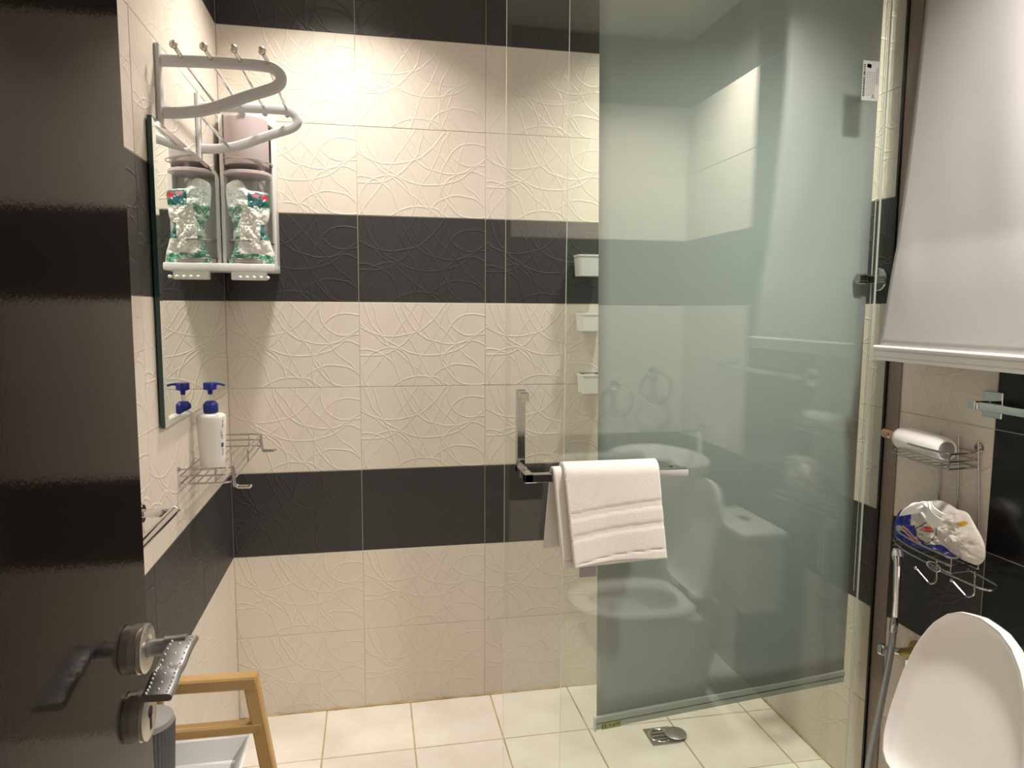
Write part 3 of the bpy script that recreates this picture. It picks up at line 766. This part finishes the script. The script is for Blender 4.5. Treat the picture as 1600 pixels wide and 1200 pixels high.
# ------------------------------------------------------------------ two-tier wire caddy on the right wall
cy = thing('wire_caddy', 'two-tier chrome wire caddy on the right wall over the toilet', 'caddy', (W, -1.02, .85))
def tier(z, ys, front=.094):
    pl = [(W-.004, -.845+ys), (W-.035, -.868+ys), (W-.065, -.91+ys), (W-front+.008, -.98+ys), (W-front, -1.06+ys), (W-front, -1.128+ys), (W-.004, -1.118+ys)]
    c = catmull([(x, y, 0) for x, y in pl[:6]], 6)+[Vector((pl[6][0], pl[6][1], 0))]
    return [Vector((p.x, p.y, z)) for p in c]
for z0, ys, n in ((1.100, 0, 'upper'), (.852, -.028, 'lower')):
    for dz, r in ((0, .0028), (.018, .0025), (.037, .0028)):
        link('rail', TB(tier(z0+dz, ys), r, 7), 'wire', cy, True)
        link('back_wire', TB([(W-.004, -.845+ys, z0+dz), (W-.004, -1.118+ys, z0+dz)], .0018, 6), 'wire', cy, True)
    link('upright', TB([(W-.094, -1.128+ys, z0), (W-.094, -1.128+ys, z0+.037)], .0019, 6), 'wire', cy, True)
    for k in range(7):
        y = -.89-k*.033+ys; d = min(.092, .025+((-.845+ys)-y)*.75)
        link('floor_wire', TB([(W-.004, y, z0+.001), (W-d, y, z0+.001)], .0015, 6), 'wire', cy, True)
for yt, yb in ((-1.0, -1.016), (-1.058, -1.080), (-1.118, -1.146)):
    link('standard', TB([(W-.006, yt, 1.165), (W-.006, yb, .852)], .0024, 7), 'wire', cy, True)
for y in (-.985, -1.118):
    link('wall_hook', LT([(.012, 0), (.013, .004), (.009, .007), (0, .007)], (W, y, 1.148), (-1, 0, 0), 18), 'dark_chrome', cy, True)
for y, x in ((-1.112, W-.094), (-1.20, W-.07)):
    bm = bmesh.new(); tube(bm, fillet([(x, y, .872), (x, y-.004, .815), (x-.004, y+.012, .803), (x-.010, y+.054, .830)], .012, 5), .0021, 7); ball(bm, (x-.010, y+.054, .830), .005, 8)
    link('hook', bm, 'wire', cy, True)
link('side_loop', TB(fillet([(W-.094, -1.09, .846), (W-.094, -1.24, .848), (W-.084, -1.262, .85), (W-.050, -1.25, .852), (W-.03, -1.14, .852)], .014, 5), .0023, 7), 'wire', cy, True)
link('front_loop', TB([(W-.098, -1.108+.022*math.cos(a), .852+.010*math.sin(a)) for a in [2*PI*k/24 for k in range(24)]], .002, 6, True), 'wire', cy, True)

# white bottle with rose-gold cap lying in the upper tier
wbt = thing('spray_bottle', 'white bottle with rose-gold cap lying on the upper tier of the wire caddy', 'bottle', (1.885, -1.0, 1.104))
b0 = Vector((1.886, -.912, 1.140)); ax = Vector((-.006, -.172, -.004)); Lb = ax.length
link('bottle_body', LT([(0, 0), (.020, 0), (.0285, .007), (.0320, .020), (.0335, .06), (.0325, .150), (.0300, .168), (.026, .172), (.022, .169), (0, .167)], b0, ax, 36), 'ceramic', wbt, True)
bm = bmesh.new()
lathe(bm, [(0, -.060), (.0125, -.060), (.0135, -.057), (.0135, -.030), (.0115, -.028), (.0115, -.024), (.0140, -.022), (.0140, -.012), (.0165, -.008), (.0165, .0005), (0, .0005)], b0, ax, 28)
link('cap', bm, 'copper', wbt, True)
link('base_disc', LT([(0, .1672), (.0215, .1692), (.0215, .1700), (0, .1700)], b0, ax, 28), 'rim_grey', wbt, True)

# blue and white tissue pack in the lower tier
def TP(px_, py_):      # 1600 x 1176 grid over the pack's face -> (y, z) on the pack's plane
    u = 1370+px_*.10625; v = 775+py_*.1063
    return (1.98994-.00202709*u-.00013907*v, 1.31589+.00064781*u-.00159997*v)
def tp_col(a, b):
    x, y = a, -b
    blue, dk, whi, red, org = lin((14, 24, 140)), lin((70, 22, 45)), lin((206, 198, 190)), lin((200, 52, 30)), lin((150, 62, 25))
    def seg(x0, y0, x1, y1):
        t = max(0, min(1, ((x-x0)*(x1-x0)+(y-y0)*(y1-y0))/((x1-x0)**2+(y1-y0)**2))); return math.hypot(x-x0-t*(x1-x0), y-y0-t*(y1-y0))
    # tear-drop badge
    drop = [(515, 480), (640, 415), (775, 350), (835, 440), (835, 580), (770, 680), (680, 705), (590, 660), (520, 580)]
    ins = False; j = len(drop)-1
    for i in range(len(drop)):
        (xi, yi), (xj, yj) = drop[i], drop[j]
        if (yi > y) != (yj > y) and x < (xj-xi)*(y-yi)/(yj-yi)+xi: ins = not ins
        j = i
    dd = min(seg(*drop[i], *drop[(i+1) % len(drop)]) for i in range(len(drop)))
    if dd < 9: return dk
    if ins:
        if 655 < x-.0*(y) < 775 and 445+(x-655)*.1 < y < 530+(x-655)*.08: return red if not 485+(x-655)*.1 < y < 495+(x-655)*.1 else lin((235, 150, 130))
        if seg(585, 500, 640, 480) < 9 or seg(620, 505, 660, 520) < 8: return lin((200, 60, 60))
        if seg(560, 575, 600, 555) < 6 or seg(600, 575, 630, 570) < 6: return lin((60, 80, 80))
        return whi
    if math.hypot(x-215, y-475) < 55: return lin((190, 190, 195)) if (int(x/14)+int(y/14)) % 3 else lin((90, 110, 110))
    d = min(seg(290, 470, 370, 510), seg(370, 510, 450, 610), seg(450, 610, 550, 700))
    if d < 20: return org if d < 13 else lin((225, 200, 150))
    if d < 36: return lin((196, 178, 190))
    if x > 1090 and (x-1165)**2/60**2+(y-420)**2/36**2 < 1: return lin((190, 150, 10))
    edge = 880 if y > 720 else (430+70*math.sin((y-320)/90) if y > 320 else 360)
    if y > 720 and x < 900 + (y-720)*1.2: return blue
    if x < 515 and y > 100 and not (x > 430 and y < 430): 
        return blue
    if y > 640 and x < 640: return blue
    return whi
OUTT = [(90, -520), (105, -340), (195, -185), (340, -165), (500, -90), (720, -65), (880, -100), (1040, -210), (1180, -270), (1300, -480), (1400, -700), (1410, -900), (1320, -1000), (1180, -960), (900, -880), (500, -790), (250, -690), (120, -600)]
def tp_place(a, b, d):
    y, z = TP(a, -b); return Vector((1.882-d, y, z))
tpk = thing('tissue_pack', 'open blue and white tissue pack with red logo in the lower tier of the caddy', 'tissue pack', (1.875, -1.04, .857))
pillow('pack_film', OUTT, tp_place, .019, tp_col, tpk, rings=60, seg=200, crumple=.006, seed=9, back=.7)
def flap(pts, th, bend):
    bm = bmesh.new(); c = [TP(*p) for p in pts]
    def f(u, v):
        y = (c[0][0]*(1-u)+c[1][0]*u)*(1-v)+(c[3][0]*(1-u)+c[2][0]*u)*v; z = (c[0][1]*(1-u)+c[1][1]*u)*(1-v)+(c[3][1]*(1-u)+c[2][1]*u)*v
        return Vector((1.838+bend*math.sin(u*PI*1.4)*.010+.008*(1-v)**2-.006*math.sin(v*PI)+.003*math.sin(u*9+v*4), y, z))
    return f
solid_sheet('tissue_sheet', flap([(640, 120), (860, 110), (1130, 360), (930, 480)], 0, 1), 12, 16, .0008, 'tissue', tpk)
solid_sheet('tissue_sheet', flap([(560, 88), (860, 75), (680, 240), (420, 285)], 0, -1), 12, 12, .0008, 'tissue', tpk)
solid_sheet('tissue_sheet', flap([(700, 70), (890, 85), (1130, 280), (1010, 290)], 0, .6), 12, 12, .0008, 'tissue', tpk)

# ------------------------------------------------------------------ bidet spray and hose, angle valve
bs = thing('bidet_spray', 'chrome hand bidet spray with ribbed grey hose hanging below the caddy', 'bidet spray', (1.86, -.955, .6))
link('spray_handle', TB([(1.872, -.950, .822), (1.870, -.955, .80), (1.870, -.958, .70), (1.872, -.954, .655)], .0, 14, radii=[.0125, .0105, .0085, .0085]), 'chrome', bs, True)
link('guard', LT([(.006, 0), (.013, .006), (.015, .022), (.011, .034), (0, .036)], (1.874, -.948, .805), (0, .05, 1), 18), 'grey_white', bs, True)
link('lever_bar', TB([(1.862, -.968, .80), (1.862, -.972, .66)], .004, 8), 'chrome', bs, True)
link('hose_nut', LT([(.009, 0), (.0105, .004), (.0105, .028), (.008, .04), (.008, .05)], (1.871, -.952, .608), (0, -.03, 1), 16), 'dark_chrome', bs, True)
pts = catmull([(1.871, -.952, .610), (1.870, -.950, .56), (1.868, -.940, .47), (1.866, -.920, .33), (1.862, -.900, .18), (1.858, -.90, .06), (1.862, -.93, .022), (1.88, -.98, .014)], 26)
link('hose', TB(pts, .0085, 12, radii=[.0086+(.0009 if i % 2 else 0) for i in range(len(pts))]), 'hose', bs, True)
av = thing('angle_valve', 'brass and chrome angle valve on the wall left of the toilet lid', 'valve', (W, -.96, .55))
bm = bmesh.new(); lathe(bm, [(.0, 0), (.027, 0), (.026, .006), (.013, .012), (.011, .014), (.011, .05), (0, .05)], (W, -.965, .556), (-1, 0, 0), 22); link('body', bm, 'brass', av, True)
link('side_outlet', TB([(1.895, -.965, .556), (1.895, -.925, .540)], .010, 12), 'chrome', av, True)
link('handle', LT([(.012, 0), (.018, .004), (.018, .018), (.010, .022), (0, .022)], (1.895, -.905, .530), (0, 1, -.25), 20), 'chrome', av, True)
link('tee', TB([(1.893, -.965, .556), (1.893, -1.010, .572)], .012, 12), 'brass', av, True)
link('supply_pipe', TB(catmull([(1.893, -.985, .545), (1.892, -.985, .48), (1.893, -1.0, .36), (1.90, -1.10, .30)], 6), .006, 8), 'chrome', av, True)

# ------------------------------------------------------------------ towel bar under the white blind
tb = thing('towel_bar', 'square chrome towel bar and bracket under the white blind', 'towel bar', (W, -1.3, 1.255))
for y in (-1.153, -1.70):
    link('bracket_plate', BX((W-.010, y-.027, 1.227), (W, y+.027, 1.290), .002), 'chrome', tb)
    link('bracket_arm', BX((W-.068, y-.010, 1.250), (W-.008, y+.010, 1.270), .0015), 'chrome', tb)
link('bar', BX((W-.064, -1.71, 1.249), (W-.046, -1.142, 1.268), .003), 'chrome', tb, True)

# ------------------------------------------------------------------ toilet
YT = -1.404
tl = thing('toilet', 'white ceramic toilet with raised lid against the right wall', 'toilet', (1.55, YT, 0))
tank = bmesh.new(); box(tank, (1.757, YT-.175, .40), (1.925, YT+.160, .668), .025, 4); link('tank', tank, 'ceramic', tl, True)
lidb = bmesh.new(); box(lidb, (1.750, YT-.183, .666), (1.930, YT+.167, .702), .014, 4); tlid = link('tank_lid', lidb, 'ceramic', tl, True)
link('flush_button', LT([(.024, 0), (.024, .005), (.021, .007), (0, .007)], (1.84, YT, .702), seg=28), 'chrome', tlid, True)
def egg(a, hw, x_hinge, length):
    """outline in plan: a=0 at the front (towards -x)"""
    c, s = math.cos(a), math.sin(a)
    ex = math.copysign(abs(c)**(.92 if c > 0 else .55), c); ey = math.copysign(abs(s)**.86, s)
    return (x_hinge-length*.47-ex*length*(.53 if c > 0 else .47), YT+ey*hw)
bm = bmesh.new(); rings = []
for z, hw, ln, xh in ((0, .105, .40, 1.70), (.06, .100, .40, 1.70), (.20, .115, .42, 1.71), (.30, .150, .47, 1.72), (.37, .175, .50, 1.73), (.405, .181, .51, 1.73), (.412, .178, .505, 1.73), (.412, .120, .38, 1.62), (.36, .105, .34, 1.61), (.27, .07, .22, 1.55), (.24, .03, .10, 1.50)):
    rings.append([bm.verts.new((*egg(2*PI*k/48, hw, xh, ln), z)) for k in range(48)])
for A, B in zip(rings, rings[1:]):
    for k in range(48): bm.faces.new((A[k], A[(k+1) % 48], B[(k+1) % 48], B[k]))
bm.faces.new(rings[0][::-1]); bm.faces.new(rings[-1]); bmesh.ops.recalc_face_normals(bm, faces=bm.faces)
link('bowl', bm, 'ceramic', tl, True)
bm = bmesh.new(); rings = []
for z, hw, ln, xh in ((.414, .178, .452, 1.628), (.425, .181, .456, 1.63), (.434, .178, .452, 1.628), (.437, .168, .44, 1.62), (.434, .120, .33, 1.575), (.425, .112, .32, 1.57), (.414, .115, .325, 1.572)):
    rings.append([bm.verts.new((*egg(2*PI*k/48, hw, xh, ln), z)) for k in range(48)])
for i in range(len(rings)):
    A, B = rings[i], rings[(i+1) % len(rings)]
    for k in range(48): bm.faces.new((A[k], A[(k+1) % 48], B[(k+1) % 48], B[k]))
bmesh.ops.recalc_face_normals(bm, faces=bm.faces); link('seat', bm, 'ceramic', tl, True)
# raised lid: shallow dish seen from inside, leaning back 11 degrees
LZ0, LX0, K = .462, 1.606, .20
def lid_half(t):   # half width at relative height t
    pts = [(0, .118), (.02, .140), (.06, .156), (.13, .164), (.22, .1665), (.38, .162), (.52, .155), (.65, .144), (.77, .127), (.87, .104), (.94, .077), (.985, .043), (1, .0)]
    for (a, b), (c, d) in zip(pts, pts[1:]):
        if t <= c: return b+(d-b)*(t-a)/(c-a)
    return 0
HL = .410; ol = []
ts = [0, .008, .02, .04, .06, .10, .14, .2, .28, .36, .44, .52, .6, .68, .75, .81, .86, .9, .935, .96, .98, .992]
lft = [(lid_half(t), t) for t in ts]; ol = [(y, t) for y, t in lft]+[(0, 1)]+[(-y, t) for y, t in lft[::-1]]
def lidp(y, h, d):     # d along the plane's inner normal (towards -x, up)
    n = Vector((-1, 0, K)).normalized(); up = Vector((K, 0, 1)).normalized()
    return Vector((LX0, YT, LZ0))+up*(h*1.0)+Vector((0, 1, 0))*y+n*d
bm = bmesh.new(); rings = []
cyl = .46
for sc, d in ((.985, -.028), (1.0, -.018), (1.0, -.002), (.994, .0005), (.984, .0), (.972, -.004), (.945, -.0095), (.89, -.0165), (.82, -.0215), (.74, -.024), (.5, -.0255), (.25, -.026)):
    rings.append([bm.verts.new(lidp(y*sc, (cyl+(t-cyl)*sc)*HL, d)) for y, t in ol])
back = [bm.verts.new(lidp(y*s2, (cyl+(t-cyl)*s2)*HL, d2)) for s2, d2 in ((.9, -.036),) for y, t in ol]
n = len(ol)
for A, B in zip(rings, rings[1:]):
    for k in range(n): bm.faces.new((A[k], A[(k+1) % n], B[(k+1) % n], B[k]))
bm.faces.new(rings[-1])
for k in range(n): bm.faces.new((back[k], back[(k+1) % n], rings[0][(k+1) % n], rings[0][k]))
bm.faces.new(back[::-1]); bmesh.ops.recalc_face_normals(bm, faces=bm.faces)
link('lid', bm, 'ceramic', tl, True)
for s in (.075, -.075):
    link('hinge', TB([(1.612, YT+s-.022, .452), (1.612, YT+s+.022, .452)], .012, 12), 'ceramic', tl, True)
link('hinge_cap', LT([(.015, 0), (.017, .004), (.014, .010), (0, .011)], (1.640, YT+.145, .437), (-.2, 0.1, 1), 18), 'grey_white', tl, True)

# ------------------------------------------------------------------ basin and rings in the corner behind the camera's right (seen in the glass)
bn = thing('wash_basin', 'white pedestal wash basin reflected in the shower glass', 'basin', (1.72, -1.92, 0))
def bo(a, k): return (1.755-.02+(.20*k)*math.cos(a)*(1.2 if math.cos(a) < 0 else .85), -1.90+.265*k*math.sin(a))
bm = bmesh.new(); rings = []
for k, z in ((.42, .68), (.7, .74), (.95, .81), (1.0, .84), (.99, .852), (.86, .852), (.80, .84), (.6, .75), (.25, .72)):
    rings.append([bm.verts.new((min(W-.004, bo(2*PI*j/40, k)[0]), bo(2*PI*j/40, k)[1], z)) for j in range(40)])
for A, B in zip(rings, rings[1:]):
    for k in range(40): bm.faces.new((A[k], A[(k+1) % 40], B[(k+1) % 40], B[k]))
bm.faces.new(rings[0][::-1]); bm.faces.new(rings[-1]); bmesh.ops.recalc_face_normals(bm, faces=bm.faces); link('bowl', bm, 'ceramic', bn, True)
link('pedestal', LT([(.11, 0), (.09, .05), (.08, .4), (.10, .70)], (1.80, -1.90, 0), seg=28), 'ceramic', bn, True)
bm = bmesh.new(); tube(bm, catmull([(1.905, -1.90, .85), (1.905, -1.90, .93), (1.88, -1.90, .96), (1.82, -1.90, .95)], 5), .013, 12); ball(bm, (1.905, -1.90, .975), .018, 12); link('tap', bm, 'chrome', bn, True)
for (x, z, lab) in ((1.79, 1.19, 'chrome towel ring reflected in the glass, right one'), (1.60, 1.13, 'chrome towel ring reflected in the glass, left one')):
    t = thing('towel_ring', lab, 'towel ring', (x, YR, z), 'towel rings on the rear wall')
    link('ring', TB([(x+.075*math.cos(a), YR+.045, z-.075+.075*math.sin(a)) for a in [2*PI*k/40 for k in range(40)]], .006, 8, True), 'chrome', t, True)
    link('mount', LT([(.024, 0), (.024, .01), (.012, .014), (.012, .05), (0, .05)], (x, YR, z), (0, 1, 0), 24), 'chrome', t, True)

# ------------------------------------------------------------------ bamboo tray stand beside the door
bst = thing('bamboo_tray_stand', 'bamboo stand with white tray between the brown door and left wall', 'tray stand', (.16, -1.55, 0))
q = .0125
def stick(p0, p1, w1=.026, w2=.026, name='leg', r=.003, up=(0, 1, 0)):
    link(name, TB([p0, p1], 1, prof=rrect(w1, w2, r, 1), up=up), 'bamboo', bst)
TX = .283; TY = -1.372; TZ = .853
# one trapezoid frame with splayed legs behind the tray, short legs under the tray's front
stick((.128, TY+.006, TZ), (TX+.008, TY-.010, TZ+.004), .022, .026, 'top_rail', up=(0, 0, 1))
stick((TX-.003, TY-.009, TZ+.012), (TX+.128, TY-.02, .0), .024, .022, up=(1, 0, 0))
stick((.132, TY+.006, TZ+.010), (.020, TY+.004, .0), .024, .022, up=(1, 0, 0))
stick((.105, TY+.002, .772), (TX+.014, TY-.012, .778), .018, .022, 'cross_rail', up=(0, 0, 1))
stick((.03, TY+.004, .30), (TX+.082, TY-.012, .30), .018, .022, 'cross_rail', up=(0, 0, 1))
stick((.06, -1.655, .738), (.05, -1.655, 0), .022, .022, up=(1, 0, 0))
stick((.255, -1.655, .738), (.285, -1.655, 0), .022, .022, up=(1, 0, 0))
stick((.04, -1.655, .30), (.28, -1.655, .30), .018, .022, 'cross_rail', up=(0, 0, 1))
# white tray with sloping rim
bm = bmesh.new(); x0, x1, y0, y1, zt = .022, .281, -1.675, -1.393, .770
rg = []
for g, z in ((.016, zt-.034), (0, zt), (.003, zt+.0015), (.006, zt), (.022, zt-.029)):
    rg.append([bm.verts.new(p) for p in ((x0+g, y0+g, z), (x1-g, y0+g, z), (x1-g, y1-g, z), (x0+g, y1-g, z))])
for A, B in zip(rg, rg[1:]):
    for k in range(4): bm.faces.new((A[k], A[(k+1) % 4], B[(k+1) % 4], B[k]))
bm.faces.new(rg[0][::-1]); bm.faces.new(rg[-1]); bmesh.ops.recalc_face_normals(bm, faces=bm.faces)
link('tray', bm, 'tray', bst)

# grey ribbed cup on the tray
gc = thing('ribbed_cup', 'dark grey ribbed cup standing on the white tray beside the door', 'cup', (.140, -1.46, .742))
link('cup_body', LT([(0, 0), (.032, 0), (.036, .006), (.040, .10), (.036, .108), (0, .110)], (.140, -1.46, .742), seg=220, shape=lambda a, r, h: (1+.035*math.cos(44*a)) if .004 < h < .104 and r > .03 else 1), 'ribbed', gc, True)
link('rim', LT([(.038, .100), (.0405, .102), (.039, .110), (.022, .118), (0, .119)], (.140, -1.46, .742), seg=40), 'rim_grey', gc, True)

bpy.context.view_layer.update()
